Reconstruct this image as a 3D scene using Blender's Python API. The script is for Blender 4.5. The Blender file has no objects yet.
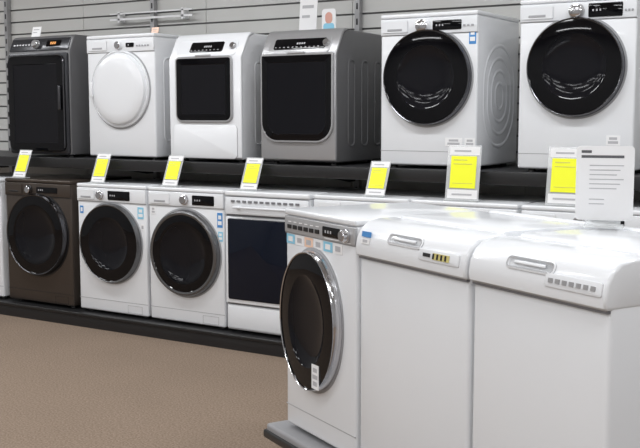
import bpy, bmesh, math, random
from mathutils import Matrix, Vector
random.seed(4)
S = bpy.context.scene
try:
    S.view_settings.view_transform = 'Standard'
except Exception as e:
    print(e)

# ---------------------------------------------------------------- materials
def mat(name, col, rough=.5, metal=0., coat=0., alpha=1., bump=0., bscale=200., var=0., vscale=3., spec=.5):
    m = bpy.data.materials.new(name); m.use_nodes = True
    nt = m.node_tree; b = nt.nodes['Principled BSDF']
    b.inputs['Base Color'].default_value = (*col, 1)
    b.inputs['Roughness'].default_value = rough
    b.inputs['Metallic'].default_value = metal
    b.inputs['Coat Weight'].default_value = coat
    b.inputs['Coat Roughness'].default_value = .06
    b.inputs['Alpha'].default_value = alpha
    b.inputs['Specular IOR Level'].default_value = spec
    tc = nt.nodes.new('ShaderNodeTexCoord')
    if var > 0:
        n = nt.nodes.new('ShaderNodeTexNoise'); n.inputs['Scale'].default_value = vscale
        n.inputs['Detail'].default_value = 4
        nt.links.new(tc.outputs['Object'], n.inputs['Vector'])
        r = nt.nodes.new('ShaderNodeValToRGB')
        r.color_ramp.elements[0].position = .3; r.color_ramp.elements[1].position = .7
        r.color_ramp.elements[0].color = (*[c*(1-var) for c in col], 1)
        r.color_ramp.elements[1].color = (*[min(1, c*(1+var)) for c in col], 1)
        nt.links.new(n.outputs['Fac'], r.inputs['Fac'])
        nt.links.new(r.outputs['Color'], b.inputs['Base Color'])
    if bump > 0:
        n = nt.nodes.new('ShaderNodeTexNoise'); n.inputs['Scale'].default_value = bscale
        nt.links.new(tc.outputs['Object'], n.inputs['Vector'])
        bp = nt.nodes.new('ShaderNodeBump'); bp.inputs['Strength'].default_value = bump
        bp.inputs['Distance'].default_value = .01
        nt.links.new(n.outputs['Fac'], bp.inputs['Height'])
        nt.links.new(bp.outputs['Normal'], b.inputs['Normal'])
    return m

WHITE = mat('white_enamel', (.735,.75,.775), .24, coat=.3, var=.012, vscale=2)
WHITE2 = mat('white_plastic', (.69,.705,.73), .36, var=.015, vscale=4)
GREYSEAM = mat('seam_grey', (.16,.16,.17), .6)
LSEAM = mat('seam_light', (.33,.335,.35), .5)
SILVER = mat('silver_plastic', (.38,.38,.39), .34, metal=.5, var=.03)
CONSOLE = mat('console_grey', (.40,.40,.41), .36, metal=.2, var=.03)
CHROME = mat('chrome', (.62,.62,.64), .14, metal=1.)
DCHROME = mat('dark_chrome', (.13,.13,.14), .2, metal=1.)
RINGG = mat('grey_ring', (.17,.17,.175), .25, metal=.8)
GRAPH = mat('graphite_paint', (.068,.054,.045), .34, metal=.5, coat=.15, var=.05)
DGREY = mat('dark_grey_paint', (.03,.031,.036), .25, metal=.3, var=.05)
SIDEG = mat('grey_steel_side', (.14,.14,.145), .38, metal=.3, var=.04)
GLASS = mat('black_door_glass', (.002,.002,.003), .035, spec=.32)
BOWL = mat('inner_bowl_glass', (.007,.007,.009), .07, spec=.22)
BLUEG = mat('tinted_window', (.004,.006,.013), .05, spec=.28)
BLACK = mat('black_plastic', (.012,.012,.013), .35)
SHELFB = mat('black_shelf_steel', (.018,.018,.02), .45, var=.1)
PLATG = mat('platform_grey', (.26,.26,.27), .5, var=.06, vscale=9)
YEL = mat('yellow_card', (.88,.91,.02), .55)
PAPER = mat('white_paper', (.78,.78,.79), .6)
INK = mat('ink', (.10,.10,.11), .6)
INKL = mat('ink_light', (.42,.42,.44), .6)
INKY = mat('ink_faded', (.62,.62,.12), .6)
BLUE = mat('blue_sticker', (.06,.24,.55), .45)
CYAN = mat('cyan_sticker', (.25,.55,.72), .45)
ORANGE = mat('amber_display', (.9,.35,.05), .4)
PEACH = mat('peach_sticker', (.80,.55,.42), .45)
PINK = mat('pink_print', (.62,.33,.27), .6)
CLEAR = mat('clear_acrylic', (.85,.87,.88), .08, alpha=.38)
GOLDD = mat('display_gold', (.55,.48,.18), .3)

def carpet():
    m = bpy.data.materials.new('carpet'); m.use_nodes = True
    nt = m.node_tree; b = nt.nodes['Principled BSDF']; b.inputs['Roughness'].default_value = .95
    b.inputs['Specular IOR Level'].default_value = .1
    tc = nt.nodes.new('ShaderNodeTexCoord')
    n = nt.nodes.new('ShaderNodeTexNoise'); n.inputs['Scale'].default_value = 110; n.inputs['Detail'].default_value = 6
    n2 = nt.nodes.new('ShaderNodeTexNoise'); n2.inputs['Scale'].default_value = 2.2; n2.inputs['Detail'].default_value = 3
    for q in (n, n2): nt.links.new(tc.outputs['Object'], q.inputs['Vector'])
    r = nt.nodes.new('ShaderNodeValToRGB')
    r.color_ramp.elements[0].position=.32; r.color_ramp.elements[1].position=.68
    r.color_ramp.elements[0].color=(.165,.122,.090,1); r.color_ramp.elements[1].color=(.305,.235,.182,1)
    nt.links.new(n.outputs['Fac'], r.inputs['Fac'])
    mx = nt.nodes.new('ShaderNodeMixRGB'); mx.blend_type='MULTIPLY'; mx.inputs['Fac'].default_value=.15
    nt.links.new(r.outputs['Color'], mx.inputs['Color1']); nt.links.new(n2.outputs['Fac'], mx.inputs['Color2'])
    nt.links.new(mx.outputs['Color'], b.inputs['Base Color'])
    bp = nt.nodes.new('ShaderNodeBump'); bp.inputs['Strength'].default_value=.4; bp.inputs['Distance'].default_value=.005
    nt.links.new(n.outputs['Fac'], bp.inputs['Height']); nt.links.new(bp.outputs['Normal'], b.inputs['Normal'])
    return m
CARPET = carpet()
SLAT = mat('slatwall_board', (.54,.54,.525), .5, var=.05, vscale=1.2)
GROOVE = mat('slat_groove', (.17,.17,.17), .7)
PAINT = mat('painted_wall', (.36,.36,.36), .7, var=.03, vscale=1.)
CEIL = mat('ceiling_tile', (.62,.62,.62), .8, bump=.15, bscale=60, var=.02)

# ---------------------------------------------------------------- mesh helpers
def empty(name, loc=(0,0,0), rz=0.):
    e = bpy.data.objects.new(name, None); S.collection.objects.link(e)
    e.location = loc; e.rotation_euler = (0,0,rz); e.empty_display_size=.1
    return e

def finish(bm, name, parent, mats, M=None, ang=38):
    if M is not None: bm.transform(M)
    bmesh.ops.recalc_face_normals(bm, faces=bm.faces)
    th = math.radians(ang)
    for e in bm.edges:
        e.smooth = len(e.link_faces)==2 and e.calc_face_angle(0) < th
    for f in bm.faces: f.smooth = True
    me = bpy.data.meshes.new(name); bm.to_mesh(me); bm.free()
    if not isinstance(mats,(list,tuple)): mats=[mats]
    for m in mats: me.materials.append(m)
    o = bpy.data.objects.new(name, me); S.collection.objects.link(o)
    if parent is not None: o.parent = parent
    return o

def add_box(bm, x0,x1,y0,y1,z0,z1, mi=0):
    v=[bm.verts.new(p) for p in ((x0,y0,z0),(x1,y0,z0),(x1,y1,z0),(x0,y1,z0),(x0,y0,z1),(x1,y0,z1),(x1,y1,z1),(x0,y1,z1))]
    for f in ((0,1,2,3),(4,5,6,7),(0,1,5,4),(1,2,6,5),(2,3,7,6),(3,0,4,7)):
        fc=bm.faces.new([v[i] for i in f]); fc.material_index=mi

def box(name, parent, x0,x1,y0,y1,z0,z1, m, bevel=0., seg=3, M=None):
    bm = bmesh.new(); add_box(bm,x0,x1,y0,y1,z0,z1)
    if bevel>0: bmesh.ops.bevel(bm, geom=bm.edges[:], offset=bevel, segments=seg, affect='EDGES', profile=.5)
    return finish(bm,name,parent,m,M)

def boxes(name, parent, lst, mats, M=None):
    bm=bmesh.new()
    for b in lst:
        add_box(bm,*b[:6], mi=(b[6] if len(b)>6 else 0))
    return finish(bm,name,parent,mats,M)

def prism(name, parent, prof, x0, x1, m, bevel=.01, seg=3, M=None, minang=25):
    bm=bmesh.new()
    a=[bm.verts.new((x0,y,z)) for y,z in prof]; b=[bm.verts.new((x1,y,z)) for y,z in prof]
    bm.faces.new(a); bm.faces.new(b)
    n=len(prof)
    for i in range(n): bm.faces.new((a[i],a[(i+1)%n],b[(i+1)%n],b[i]))
    bmesh.ops.recalc_face_normals(bm,faces=bm.faces)
    if bevel>0:
        es=[e for e in bm.edges if e.calc_face_angle(0)>math.radians(minang)]
        bmesh.ops.bevel(bm, geom=es, offset=bevel, segments=seg, affect='EDGES', profile=.5)
    return finish(bm,name,parent,m,M)

def outline(hw,hh,r,n=10, rb=None):
    if rb is None: rb=r
    pts=[]
    for cx,cz,rr,a0 in ((1,1,r,0),(-1,1,r,90),(-1,-1,rb,180),(1,-1,rb,270)):
        rr=max(.0005,min(rr,hw,hh))
        for i in range(n+1):
            a=math.radians(a0+90*i/n)
            pts.append((cx*(hw-rr)+rr*math.cos(a), cz*(hh-rr)+rr*math.sin(a)))
    return pts

def loft(name,parent,cx,cz,hw,hh,r,levels,mats,M=None,n=12,rb=None,cap=True,xs=1.):
    """levels: (inset, y, matindex)"""
    bm=bmesh.new(); prev=None
    for ins,y,mi in levels:
        ring=[bm.verts.new((cx+x*xs,y,cz+z)) for x,z in outline(hw-ins,hh-ins,max(.001,r-ins),n,None if rb is None else max(.001,rb-ins))]
        if prev:
            k=len(ring)
            for i in range(k):
                f=bm.faces.new((prev[i],prev[(i+1)%k],ring[(i+1)%k],ring[i])); f.material_index=mi
        prev=ring
    if cap:
        f=bm.faces.new(prev); f.material_index=levels[-1][2]
    bmesh.ops.remove_doubles(bm,verts=bm.verts[:],dist=1e-6)
    return finish(bm,name,parent,mats,M,ang=32)

def knob(name,parent,x,z,r,depth,m,M=None,m2=None):
    return loft(name,parent,x,z,r,r,r,[(0,.002,0),(0,-depth*.35,0),(r*.12,-depth*.4,0),(r*.18,-depth*.9,0),(r*.3,-depth,1)],[m,m2 or m],M,n=8)

def frame_on(y0,z0,y1,z1):
    a=math.atan2(y1-y0,z1-z0)
    return Matrix.Translation((0,y0,z0))@Matrix.Rotation(-a,4,'X')

def stickers(parent, lst, M=None, y=-.0015):
    for i,(x,z,w,h,m,lines) in enumerate(lst):
        bm=bmesh.new(); add_box(bm,x-w/2,x+w/2,y,.001,z-h/2,z+h/2,0)
        for k in range(lines):
            zz=z+h/2-(k+.8)*h/(lines+.6); ww=w*(.36 if k%2 else .28)
            add_box(bm,x-ww,x+ww,y-.0006,y,zz-h*.13/lines*2,zz+h*.13/lines*2,1)
        finish(bm,'sticker_%d'%(i+1),parent,[m,PAPER if m in (BLUE,CYAN) else INKL],M)

def feet(parent,w,d,z=.018,m=None):
    for i,(x,y) in enumerate(((-w/2+.06,.06),(w/2-.06,.06),(-w/2+.06,d-.06),(w/2-.06,d-.06))):
        bm=bmesh.new()
        bmesh.ops.create_cone(bm,cap_ends=True,segments=16,radius1=.022,radius2=.018,depth=z)
        finish(bm,'foot_%d'%(i+1),parent,m or BLACK,Matrix.Translation((x,y,z/2)))

def round_door(parent,cx,cz,R,ring,glass=None,bowl=None,ringw=.028,out=.040,white=False,handle=None,xs=1.):
    g=glass or GLASS; b=bowl or BOWL
    o=out
    if white:
        lv=[(0,.0,0),(.0,-.012,0),(.006,-.018,0),(.012,-.012,0),(.02,-.012,0),(.026,-o*.8,0),(.04,-o,0),(R*.35,-o-.008,0),(R*.6,-o-.011,0),(R*.85,-o-.012,0)]
        loft('door',parent,cx,cz,R,R,R,lv,[ring],n=18)
    else:
        lv=[(0,.0,0),(.002,-o*.6,0),(.008,-o*.9,0),(ringw*.6,-o,0),(ringw,-o*.94,0),(ringw+.003,-o*.86,1),
            (R*.25,-o*.95,1),(R*.34,-o*.96,1),(R*.38,-o*.80,2),(R*.5,-o*.6,2),(R*.7,-o*.48,2),(R*.9,-o*.45,2)]
        loft('door',parent,cx,cz,R,R,R,lv,[ring,g,b],n=18,M=Matrix.Translation((cx,0,0))@Matrix.Diagonal((xs,1,1,1))@Matrix.Translation((-cx,0,0)))
    if handle:
        side=handle
        box('door_handle',parent,cx+side*(R-.03)-.012,cx+side*(R-.03)+.012,-o-.012,-o+.004,cz-.05,cz+.05,ring,.005)

def washer(name,loc,rz,w,h,d,body,doorz,R,ring,consz=None,disp=None,knobs=(),drawer=None,stk=(),panel=None,doorx=0,
           whitedoor=False,top=None,kick=True,hatch=True,seam=None,handle=None,ringw=.028,btns=None,z0=.018,console_mat=None,side_emboss=False,xs=1.):
    e=empty(name,loc,rz); feet(e,w,d)
    seam=seam or LSEAM; cz=consz or h-.115
    box('cabinet',e,-w/2,w/2,0,d,z0,h-.022,body,.012)
    box('top_plate',e,-w/2-.001,w/2+.001,-.006,d+.002,h-.024,h,top or body,.008)
    box('control_panel',e,-w/2+.002,w/2-.002,-.007,.01,cz,h-.027,console_mat or body,.004)
    L=[(-w/2+.001,w/2-.001,-.0008,.002,cz-.004,cz)]
    if kick: L.append((-w/2+.001,w/2-.001,-.0008,.002,.095,.0985))
    if hatch: L+= [(w/2-.17,w/2-.05,-.0012,.002,.078,.080),(w/2-.17,w/2-.05,-.0012,.002,.030,.032),(w/2-.172,w/2-.17,-.0012,.002,.030,.080),(w/2-.05,w/2-.048,-.0012,.002,.030,.080)]
    boxes('panel_seams',e,L,seam)
    round_door(e,doorx,doorz,R,ring,white=whitedoor,handle=handle,ringw=ringw,xs=xs)
    loft('door_recess',e,doorx,doorz,R+.010,R+.010,R+.010,[(0,.001,0),(0,-.003,0),(.011,-.003,0)],[seam],n=18,cap=False,M=Matrix.Translation((doorx,0,0))@Matrix.Diagonal((xs,1,1,1))@Matrix.Translation((-doorx,0,0)))
    zc=(cz+h-.027)/2
    if drawer:
        a,b=drawer
        loft('detergent_drawer',e,(a+b)/2,zc,(b-a)/2,.034,.008,[(0,-.005,1),(0,-.009,1),(.003,-.009,0),(.004,-.012,0)],[console_mat or body,seam],n=4)
        box('drawer_grip',e,(a+b)/2-.045,(a+b)/2+.045,-.014,-.010,zc-.022,zc-.010,seam,.001)
    if disp:
        a,b,hh2=disp
        loft('display',e,(a+b)/2,zc,(b-a)/2,hh2,.006,[(0,-.006,0),(0,-.010,0),(.003,-.0105,0)],[GLASS],n=4)
        boxes('display_digits',e,[(a+.02+i*.018,a+.028+i*.018,-.0113,-.0105,zc-.005,zc+.005) for i in range(int((b-a-.04)/.018))][:3] or [(a+.01,a+.02,-.0113,-.0105,zc-.004,zc+.004)],INKL)
    for i,k in enumerate(knobs):
        knob('knob_%d'%(i+1),e,k[0],zc,k[1],.028,k[2],Matrix.Translation((0,-.006,0)),CHROME)
    if btns:
        a,b,n,mm=btns
        boxes('buttons',e,[(a+(b-a)*i/n,a+(b-a)*i/n+(b-a)/n*.55,-.011,-.006,zc-.012,zc-.002) for i in range(n)],mm)
    stickers(e,stk)
    if side_emboss:
        M=Matrix.Translation((w/2,d/2+.01,h*.47))@Matrix.Rotation(math.radians(90),4,'Z')
        for i,rr in enumerate((.07,.125,.18,.235)):
            loft('side_emboss_%d'%(i+1),e,0,0,rr,rr*1.25,rr,[(0,.002,0),(.012,-.004,0),(.020,-.004,0),(.032,.002,0)],[body],M,n=12,cap=False)
    else:
        M=Matrix.Translation((w/2,d/2,h*.48))@Matrix.Rotation(math.radians(90),4,'Z')
        loft('side_emboss',e,0,0,d*.36,h*.34,.05,[(0,.001,0),(.006,-.004,0),(.012,-.004,0),(.018,.001,0)],[body],M,n=6,cap=False)
    return e

# ---------------------------------------------------------------- room shell
XL,XR,YS,YN,HC=-9.5,3.2,-4.0,5.86,3.3
def plain(name,x0,x1,y0,y1,z0,z1,m):
    bm=bmesh.new(); add_box(bm,x0,x1,y0,y1,z0,z1); return finish(bm,name,None,m)
plain('floor',XL,XR,YS,YN,-.1,0,CARPET)
plain('ceiling',XL,XR,YS,YN,HC,HC+.1,CEIL)
plain('wall_west',XL-.1,XL,YS,YN,0,HC,PAINT)
plain('wall_east',XR,XR+.1,YS,YN,0,HC,PAINT)
plain('wall_south',XL,XR,YS-.1,YS,0,HC,PAINT)
bm=bmesh.new(); add_box(bm,XL,XR,YN,YN+.1,0,HC,1)
p=.098; z=.12
while z<HC-.1:
    x=XL
    while x<XR-.01:
        x2=min(x+1.22,XR); add_box(bm,x+.002,x2-.002,YN-.016,YN,z,z+p-.013,0); x=x2
    z+=p
finish(bm,'wall_north',None,[SLAT,GROOVE])
boxes('baseboard_north',None,[(XL,XR,YN-.03,YN,0,.10)],SHELFB)

for y,pw in ((-2.6,28),(-.6,25),(1.4,19),(3.7,34)):
    for x in (-8.2,-6.2,-4.2,-2.2,-.2,1.8):
        e=empty('ceiling_light_fixture',(x,y,HC))
        boxes('housing',e,[(-.66,.66,-.13,.13,-.03,0),(-.66,.66,-.13,-.12,-.07,-.03),(-.66,.66,.12,.13,-.07,-.03),(-.66,-.65,-.12,.12,-.07,-.03),(.65,.66,-.12,.12,-.07,-.03)],WHITE2)
        ld=bpy.data.lights.new('tube_light','AREA'); ld.shape='RECTANGLE'; ld.size=1.24; ld.size_y=.18
        ld.energy=pw; ld.color=(.97,.985,1.)
        lo=bpy.data.objects.new('tube_light',ld); S.collection.objects.link(lo); lo.parent=e; lo.location=(0,0,-.055)

# ---------------------------------------------------------------- shelving
e=empty('display_plinth',(0,0,0))
box('plinth_body',e,-8.6,-.3,4.81,5.78,0,.08,SHELFB,.004)
box('plinth_lip',e,-8.62,-.28,4.785,5.78,.08,.10,BLACK,.004)
e=empty('display_shelf',(0,0,0))
box('shelf_board',e,-8.6,.1,5.0,5.78,1.085,1.12,SHELFB,.003)
box('shelf_front_rail',e,-8.6,.1,4.985,5.0,1.05,1.12,BLACK,.003)
for i,x in enumerate((-8.5,-6.68,-5.095,-3.34,-1.6,.0)):
    prism('bracket_%d'%(i+1),e,[(5.05,1.085),(5.78,1.085),(5.78,.98),(5.7,.98)],x-.006,x+.006,SHELFB,0)
for i,x in enumerate((-8.5,-6.68,-5.095,-3.34,-1.6,.0)):
    boxes('shelf_upright',None,[(x-.018,x+.018,5.80,5.84,.10,2.9)]+[(x-.006,x+.006,5.798,5.80,.2+k*.1,.24+k*.1,1) for k in range(27)],[SILVER,BLACK])

# ---------------------------------------------------------------- lower row
PZ=.10; LY=4.85; LH=.865
washer('washing_machine',(-6.00,LY,PZ),0,.60,LH,.6,WHITE,.42,.24,RINGG,disp=(.02,.14,.02),knobs=((.0,.028,SILVER),),drawer=(-.29,-.12))
washer('washing_machine',(-5.325,LY,PZ),0,.64,LH+.01,.6,GRAPH,.495,.285,DCHROME,disp=(.0,.2,.02),knobs=((-.07,.03,DCHROME),),drawer=(-.31,-.14),
       seam=BLACK,ringw=.014,stk=((.24,.79,.05,.03,SILVER,0),))
washer('washing_machine',(-4.64,LY,PZ),0,.605,LH,.6,WHITE,.48,.262,RINGG,disp=(-.02,.17,.030),knobs=((-.085,.03,CHROME),),drawer=(-.29,-.14),
       stk=((.255,.69,.05,.075,CYAN,2),(.27,.60,.03,.04,PAPER,1),(-.265,.69,.03,.05,BLUE,1)),hatch=True,ringw=.014)
washer('washing_machine',(-4.015,LY,PZ),0,.60,LH,.6,WHITE,.46,.272,RINGG,disp=(.06,.23,.030),knobs=((.0,.032,CHROME),),drawer=(-.28,-.12),
       stk=((.268,.68,.04,.09,BLUE,2),(.272,.58,.035,.06,CYAN,2),(-.262,.715,.035,.05,PAPER,2)),ringw=.030)
def dishwasher(loc,w=.6,h=.865,d=.58):
    e=empty('dishwasher',loc); feet(e,w,d)
    box('cabinet',e,-w/2,w/2,0,d,.018,h-.03,WHITE,.008)
    box('worktop',e,-w/2-.004,w/2+.004,-.02,d,h-.03,h,WHITE,.008)
    prism('control_panel',e,[(0,.725),(-.022,.725),(-.018,.828),(0,.828)],-w/2+.004,w/2-.004,WHITE2,.003,2)
    boxes('panel_seams',e,[(-w/2+.004,w/2-.004,-.003,.001,.712,.724),(-w/2+.004,w/2-.004,-.003,.001,.175,.183)],GREYSEAM)
    box('door_frame',e,-w/2+.004,w/2-.004,-.02,0,.185,.710,WHITE,.006)
    loft('door_glass',e,0,.455,.275,.245,.012,[(0,-.02,0),(0,-.024,0),(.006,-.026,0)],[BLUEG],n=4)
    box('handle_bar',e,-.22,.22,-.055,-.04,.762,.776,WHITE2,.005)
    boxes('handle_posts',e,[(-.20,-.185,-.045,-.018,.763,.775),(.185,.20,-.045,-.018,.763,.775)],WHITE2)
    boxes('buttons',e,[(-.25+i*.042,-.225+i*.042,-.0245,-.018,.798,.810) for i in range(12)],GREYSEAM)
    box('kick_panel',e,-w/2+.01,w/2-.01,-.012,0,.03,.172,WHITE2,.003)
    stickers(e,((.2,.64,.05,.06,BLUE,2),),Matrix.Translation((0,-.026,0)))
dishwasher((-3.395,LY,PZ))
for i,x in enumerate((-2.77,-2.15,-1.53,-.91)):
    washer('washing_machine',(x,LY,PZ),0,.60,LH,.6,WHITE,.46,.25,RINGG,disp=(.06,.22,.022),knobs=((.0,.03,SILVER),),drawer=(-.28,-.12),stk=((.25,.66,.05,.08,CYAN,2),),ringw=.015)

# ---------------------------------------------------------------- upper row
UZ=1.12
def dark_window_machine(loc,w=.61,h=.85,d=.6):
    e=empty('washing_machine',loc); feet(e,w,d)
    prof=[(0,.018),(0,.735),(.045,h-.01),(.07,h),(d,h),(d,.018)]
    prism('cabinet',e,prof,-w/2,w/2,SIDEG,.010)
    M=frame_on(0,.735,.045,h-.01)
    loft('control_panel',e,0,.055,w/2-.012,.048,.01,[(0,.001,0),(0,-.004,0),(.004,-.006,0)],[DGREY],M,n=4)
    knob('knob',e,-.03,.055,.033,.03,SILVER,M@Matrix.Translation((0,-.006,0)),CHROME)
    loft('display',e,.14,.06,.07,.022,.004,[(0,-.004,0),(0,-.009,0)],[GLASS],M,n=3)
    boxes('display_digits',e,[(.11+i*.02,.122+i*.02,-.0105,-.009,.05,.07) for i in range(3)],ORANGE,M)
    boxes('buttons',e,[(-.26+i*.03,-.245+i*.03,-.009,-.006,.05,.06) for i in range(6)],SILVER,M)
    loft('front_panel',e,0,.375,w/2-.008,.352,.02,[(0,.001,0),(0,-.010,0),(.008,-.014,0)],[DGREY],n=6)
    loft('door',e,-.005,.375,.278,.335,.05,[(0,-.012,0),(0,-.026,0),(.004,-.032,0),(.010,-.033,1),(.06,-.035,1),(.064,-.031,2),(.12,-.028,2),(.2,-.027,2)],[DCHROME,GLASS,BOWL],n=10)
    box('door_handle',e,.235,.255,-.055,-.030,.33,.50,DCHROME,.006)
dark_window_machine((-5.495,5.05,UZ))

washer('clothes_dryer',(-4.72,5.05,UZ),0,.60,.825,.58,WHITE,.465,.255,WHITE,whitedoor=True,consz=.71,disp=(.06,.13,.014),knobs=((-.0,.03,WHITE2),),drawer=(-.28,-.11),
       kick=False,hatch=False,handle=-1,btns=(.15,.27,5,LSEAM),stk=((.22,.775,.06,.03,CYAN,0),))

def slope_machine(name,loc,w,h,d,body,side,frame,door_z,door_h,door_hw,rtop,rbot,cons,dispw,low):
    e=empty(name,loc); feet(e,w,d)
    zc=h-.145
    prof=[(0,.018),(0,zc),(.075,h-.02),(.12,h),(d,h-.004),(d,.018)]
    prism('cabinet',e,prof,-w/2+.006,w/2-.006,side,.012)
    f=[(0,.02),(-.022,.03),(-.026,zc-.01),(.05,h-.02),(.085,h+.006),(.14,h+.006),(.075,h-.02),(.0,zc)]
    prism('front_moulding',e,f,-w/2,w/2,body,.008,3,minang=30)
    M=frame_on(-.026,zc-.01,.05,h-.02)
    loft('console_inlay',e,0,.075,w/2-.05,.060,.03,[(0,.002,0),(0,-.003,0),(.004,-.005,0)],[cons],M,n=6)
    loft('display',e,.0,.080,dispw/2,.036,.012,[(0,-.004,0),(0,-.008,0),(.003,-.009,0)],[GLASS],M,n=5)
    boxes('display_digits',e,[(-.02+i*.016,-.01+i*.016,-.0098,-.009,.076,.088) for i in range(4)],INKL,M)
    boxes('buttons',e,[(-dispw/2+.01+i*.03,-dispw/2+.022+i*.03,-.0098,-.009,.055,.060) for i in range(int((dispw-.02)/.03))],SILVER,M)
    knob('knob',e,w/2-.08,.08,.022,.022,SILVER,M@Matrix.Translation((0,-.004,0)),CHROME)
    Mf=Matrix.Translation((0,-.024,0))
    loft('door',e,0,door_z,door_hw,door_h,rtop,[(0,.0,0),(.0,-.010,0),(.004,-.014,0),(.012,-.014,0),(.014,-.012,1),(.05,-.015,1),(.054,-.012,2),(.12,-.011,2),(.18,-.0105,2)],[frame,GLASS,BOWL],Mf,n=12,rb=rbot)
    box('door_handle',e,-.06,.06,-.018,-.004,door_z+door_h-.004,door_z+door_h+.010,frame,.004,M=Mf)
    if low:
        loft('lower_panel',e,0,.13,w/2-.03,.105,.03,[(0,.002,1),(0,-.003,1),(.004,-.005,0)],[body,LSEAM],Mf,n=6)
    Ms=Matrix.Translation((w/2-.006,0,0))@Matrix.Rotation(math.radians(90),4,'Z')
    for i,yy in enumerate((.17,.33,.49)):
        loft('side_rib_%d'%(i+1),e,yy,h*.46,.045,h*.33,.04,[(0,.001,0),(.006,-.004,0),(.012,-.004,0),(.018,.001,0)],[side],Ms,n=6,cap=False)
    return e
slope_machine('washing_machine',(-3.995,5.05,UZ),.57,.80,.56,WHITE,WHITE,SILVER,.455,.205,.225,.03,.05,WHITE2,.26,True)
slope_machine('washing_machine',(-3.30,5.05,UZ),.53,.795,.56,SILVER,SIDEG,SILVER,.395,.262,.256,.02,.12,SILVER,.36,False)

washer('clothes_dryer',(-2.46,5.05,UZ),0,.585,.85,.6,WHITE,.50,.262,DCHROME,disp=(.03,.20,.026),knobs=((-.03,.042,WHITE2),),drawer=(-.28,-.12),
       kick=True,hatch=False,side_emboss=True,ringw=.010,btns=(.21,.28,3,LSEAM),
       stk=((.262,.715,.04,.085,BLUE,2),(.16,.15,.10,.045,PAPER,2),(.255,.15,.06,.045,PAPER,2)),console_mat=WHITE2)
washer('washing_machine',(-1.635,5.05,UZ),0,.60,.885,.6,WHITE,.535,.25,DCHROME,disp=(.06,.23,.034),knobs=((.0,.040,SILVER),),drawer=(-.29,-.12),
       kick=True,hatch=False,side_emboss=True,ringw=.010,btns=(.24,.29,3,LSEAM),
       stk=((.2,.17,.07,.05,PAPER,2),),console_mat=WHITE2)

# ---------------------------------------------------------------- front island
rot=math.radians(-28)
A=Vector((-2.165,3.211,0)); ad=Vector((math.cos(rot),math.sin(rot),0)); dd=Vector((-math.sin(rot),math.cos(rot),0))
IZ=.20
def isl(t,dep,z=IZ): 
    v=A+ad*t+dd*dep; return (v.x,v.y,z)
e=empty('display_platform',tuple(A),rot)
box('deck',e,-.075,2.35,-.05,.70,.155,IZ,PLATG,.012)
box('deck_rim',e,-.085,2.36,-.06,.71,.14,.175,BLACK,.01)
box('recessed_base',e,.0,2.28,.03,.63,0,.14,SHELFB,.004)

f1=washer('washing_machine',isl(.262,0),rot,.51,.862,.58,WHITE,.462,.262,CHROME,disp=(.04,.16,.018),knobs=((.205,.024,CHROME),),drawer=None,consz=.772,
       hatch=False,ringw=.009,console_mat=CONSOLE,doorx=-.035,xs=.78,
       stk=((-.215,.748,.062,.036,CYAN,1),(-.145,.748,.062,.036,PAPER,1),(-.075,.748,.062,.036,PEACH,1),(-.005,.748,.062,.036,PAPER,1),(.065,.748,.062,.036,CYAN,1),(.135,.748,.062,.036,PAPER,1)))
bb=[]
for i in range(6):
    bb.append((-.225+i*.042,-.197+i*.042,-.0105,-.006,.789,.804,0)); bb.append((-.222+i*.042,-.200+i*.042,-.0078,-.006,.813,.817,1))
bb+= [(.05,.15,-.0078,-.006,.778,.781,1),(.18,.23,-.0078,-.006,.776,.779,1)]
boxes('buttons_and_legends',f1,bb,[BLACK,PAPER])
stickers(f1,((.04,.27,.05,.09,PAPER,3),),Matrix.Translation((0,-.039,0)))

def top_loader(loc,w,h,d,gold,stk):
    e=empty('top_load_washer',loc,rot); feet(e,w,d)
    zc=.742
    box('cabinet',e,-w/2,w/2,.004,d,.018,zc+.02,WHITE,.014)
    f=[(.03,zc),(-.004,zc),(-.014,zc+.008),(-.016,zc+.03),(-.010,zc+.065),(.006,zc+.095),(.035,zc+.117),(.08,zc+.125),(.15,zc+.125),(.15,zc)]
    prism('control_console',e,f,-w/2-.002,w/2+.002,WHITE,.010,3,minang=60)
    boxes('panel_seams',e,[(-w/2+.004,w/2-.004,-.002,.01,zc-.007,zc)],GREYSEAM)
    prism('rear_frame',e,[(.14,zc),(.14,zc+.108),(.16,zc+.115),(d-.03,zc+.115),(d,zc+.095),(d,zc)],-w/2,w/2,WHITE,.010)
    prism('lid',e,[(.152,zc+.11),(.152,zc+.128),(.17,zc+.134),(d-.10,zc+.130),(d-.08,zc+.122),(d-.08,zc+.11)],-w/2+.025,w/2-.025,WHITE,.006)
    box('hinge_cover',e,-w/2+.04,w/2-.04,d-.075,d-.035,zc+.112,zc+.132,WHITE2,.008)
    M=frame_on(-.010,zc+.065,.006,zc+.095)
    loft('lid_handle_recess',e,-w*.03,.016,.095,.020,.018,[(0,.006,1),(0,-.002,1),(.004,-.0045,0),(.008,-.004,1),(.010,.000,0)],[WHITE,LSEAM],M,n=8)
    box('handle_lip',e,-w*.03-.06,-w*.03+.06,-.007,.0,.012,.022,WHITE2,.003,M=M)
    M2=frame_on(-.016,zc+.03,-.010,zc+.065)
    loft('display_inlay',e,w*.29,.022,.10,.018,.006,[(0,.004,0),(0,-.003,0),(.002,-.004,0)],[WHITE2],M2,n=4)
    if gold:
        boxes('display',e,[(w*.29-.025,w*.29+.055,-.0065,-.003,.012,.032,0)],GOLDD,M2)
        boxes('display_bezels',e,[(w*.29-.025+i*.02,w*.29-.017+i*.02,-.0075,-.006,.014,.030) for i in range(4)]+[(w*.29-.075,w*.29-.04,-.0065,-.003,.017,.028)],BLACK,M2)
    else:
        boxes('buttons',e,[(w*.29-.085+i*.025,w*.29-.07+i*.025,-.0065,-.003,.016,.028) for i in range(7)],SILVER,M2)
    stickers(e,stk,M2,y=-.004)
    return e
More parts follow.
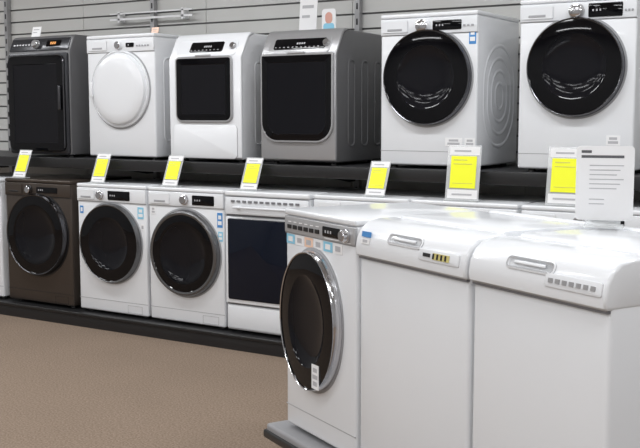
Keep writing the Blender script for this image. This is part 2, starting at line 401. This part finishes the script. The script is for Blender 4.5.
top_loader(isl(.526+.305,-.0),.595,.85,.60,True,((-.235,.050,.05,.018,BLUE,0),(-.235,.027,.05,.018,PAPER,1)))
top_loader(isl(1.141+.270,-.0),.53,.85,.60,False,())

# ---------------------------------------------------------------- signs
def price_sign(loc,w,h,lean,rz=0.,stem=.0):
    e=empty('price_sign',loc,rz)
    M=Matrix.Translation((0,0,.006))@Matrix.Rotation(-math.radians(lean),4,'X')
    box('acrylic_sheet',e,-w/2,w/2,0,.003,.0,h,CLEAR,.0008,1,M=M)
    box('acrylic_foot',e,-w/2,w/2,-.02,.05,0,.008,CLEAR,.002,1)
    boxes('yellow_card',e,[(-w*.38,w*.38,-.002,0,h*.22,h*.80,0)],YEL,M)
    boxes('header',e,[(-w*.44,w*.46,-.001,-.0002,h*.82,h*.97,0),(-w*.44,w*.46,-.0008,0,h*.03,h*.19,0)],PAPER,M)
    boxes('printed_lines',e,[(-w*.30,w*.1,-.0028,-.002,h*.72,h*.74,1),(-w*.30,w*.25,-.0028,-.002,h*.65,h*.665,1),(-w*.3,w*.3,-.0028,-.002,h*.30,h*.312,1),(-w*.3,w*.2,-.0018,-.001,h*.88,h*.91,0),(-w*.3,w*.3,-.0018,-.001,h*.09,h*.12,0)],[INKL,INKY],M)
    return e
LZ=PZ+LH+.0005
for x,dz in ((-5.53,.01),(-4.78,0),(-4.16,0),(-3.55,0),(-2.69,0)):
    price_sign((x,4.87,LZ+dz),.125,.205,22)
for x in (-2.17,-1.62):
    price_sign((x,4.87,LZ),.19,.29,8)
v=isl(1.20,.46,IZ+.8765); e=empty('information_sign',v,math.radians(14))
box('acrylic_foot',e,-.06,.06,-.03,.04,0,.008,CLEAR,.002,1)
box('acrylic_stem',e,-.05,.05,.0,.004,.0,.06,CLEAR,.001,1)
loft('card',e,0,.135,.085,.113,.012,[(0,.004,0),(0,-.001,0),(.001,-.0015,0)],[PAPER],n=5)
L=[(-.07,.055,-.0025,-.0015,.212,.220,0),(-.07,-.04,-.0025,-.0015,.227,.235,0)]
for i in range(6): L.append((-.045,.055-.01*(i%3),-.0025,-.0015,.188-i*.014,.1905-i*.014,1))
for i in range(2): L.append((-.045,.0,-.0025,-.0015,.085-i*.014,.0875-i*.014,1))
boxes('printed_text',e,L,[INK,INKL])

# ---------------------------------------------------------------- small things above upper row
def small_tag(x,z,w=.08,h=.09,m=PAPER,y=5.3,name='price_tag',lean=15,col=None):
    e=empty(name,(x,y,z))
    M=Matrix.Translation((0,0,.002))@Matrix.Rotation(-math.radians(lean),4,'X')
    box('card',e,-w/2,w/2,0,.003,0,h,m,0,M=M)
    box('foot',e,-w/2,w/2,-.01,.03,0,.004,CLEAR,0)
    boxes('printed_lines',e,[(-w*.35,w*.3,-.001,0,h*.7,h*.78),(-w*.35,w*.1,-.001,0,h*.45,h*.52)],col or INKL,M)
small_tag(-5.68,UZ+.8505,.09,.08,y=5.2)
small_tag(-4.55,UZ+.8255,.06,.05,PEACH,y=5.2)
small_tag(-3.50,UZ+.7965,.13,.24,y=5.45,lean=5)
e=empty('promotional_card',(-3.31,5.40,UZ+.7965),0)
loft('card',e,0,.075,.05,.075,.02,[(0,.003,0),(0,-.001,0)],[PAPER],n=4)
loft('portrait_print',e,0,.095,.026,.035,.026,[(0,-.001,0),(.001,-.002,0)],[PINK],n=6)
loft('shirt_print',e,0,.035,.04,.028,.018,[(0,-.001,0),(.001,-.002,0)],[CYAN],n=6)
box('foot',e,-.04,.04,-.01,.03,0,.004,CLEAR,0)
e=empty('slatwall_rail',(0,0,0))
boxes('rails',e,[(-5.5,-4.7,5.78,5.79,2.125,2.14),(-5.5,-4.7,5.78,5.79,2.17,2.18)],PAPER)
boxes('brackets',e,[(-5.42,-5.40,5.78,5.843,2.11,2.19),(-4.80,-4.78,5.78,5.843,2.11,2.19)],PAPER)

# ---------------------------------------------------------------- camera
cd=bpy.data.cameras.new('camera'); cd.lens=1010/640*36; cd.sensor_width=36; cd.clip_start=.05
co=bpy.data.objects.new('camera',cd); S.collection.objects.link(co); S.camera=co
co.location=(0,0,1.42)
co.rotation_euler=(math.radians(90-6.2),0,math.radians(32))
w=bpy.data.worlds.new('world'); S.world=w; w.use_nodes=True
w.node_tree.nodes['Background'].inputs[0].default_value=(.8,.85,.9,1); w.node_tree.nodes['Background'].inputs[1].default_value=.3
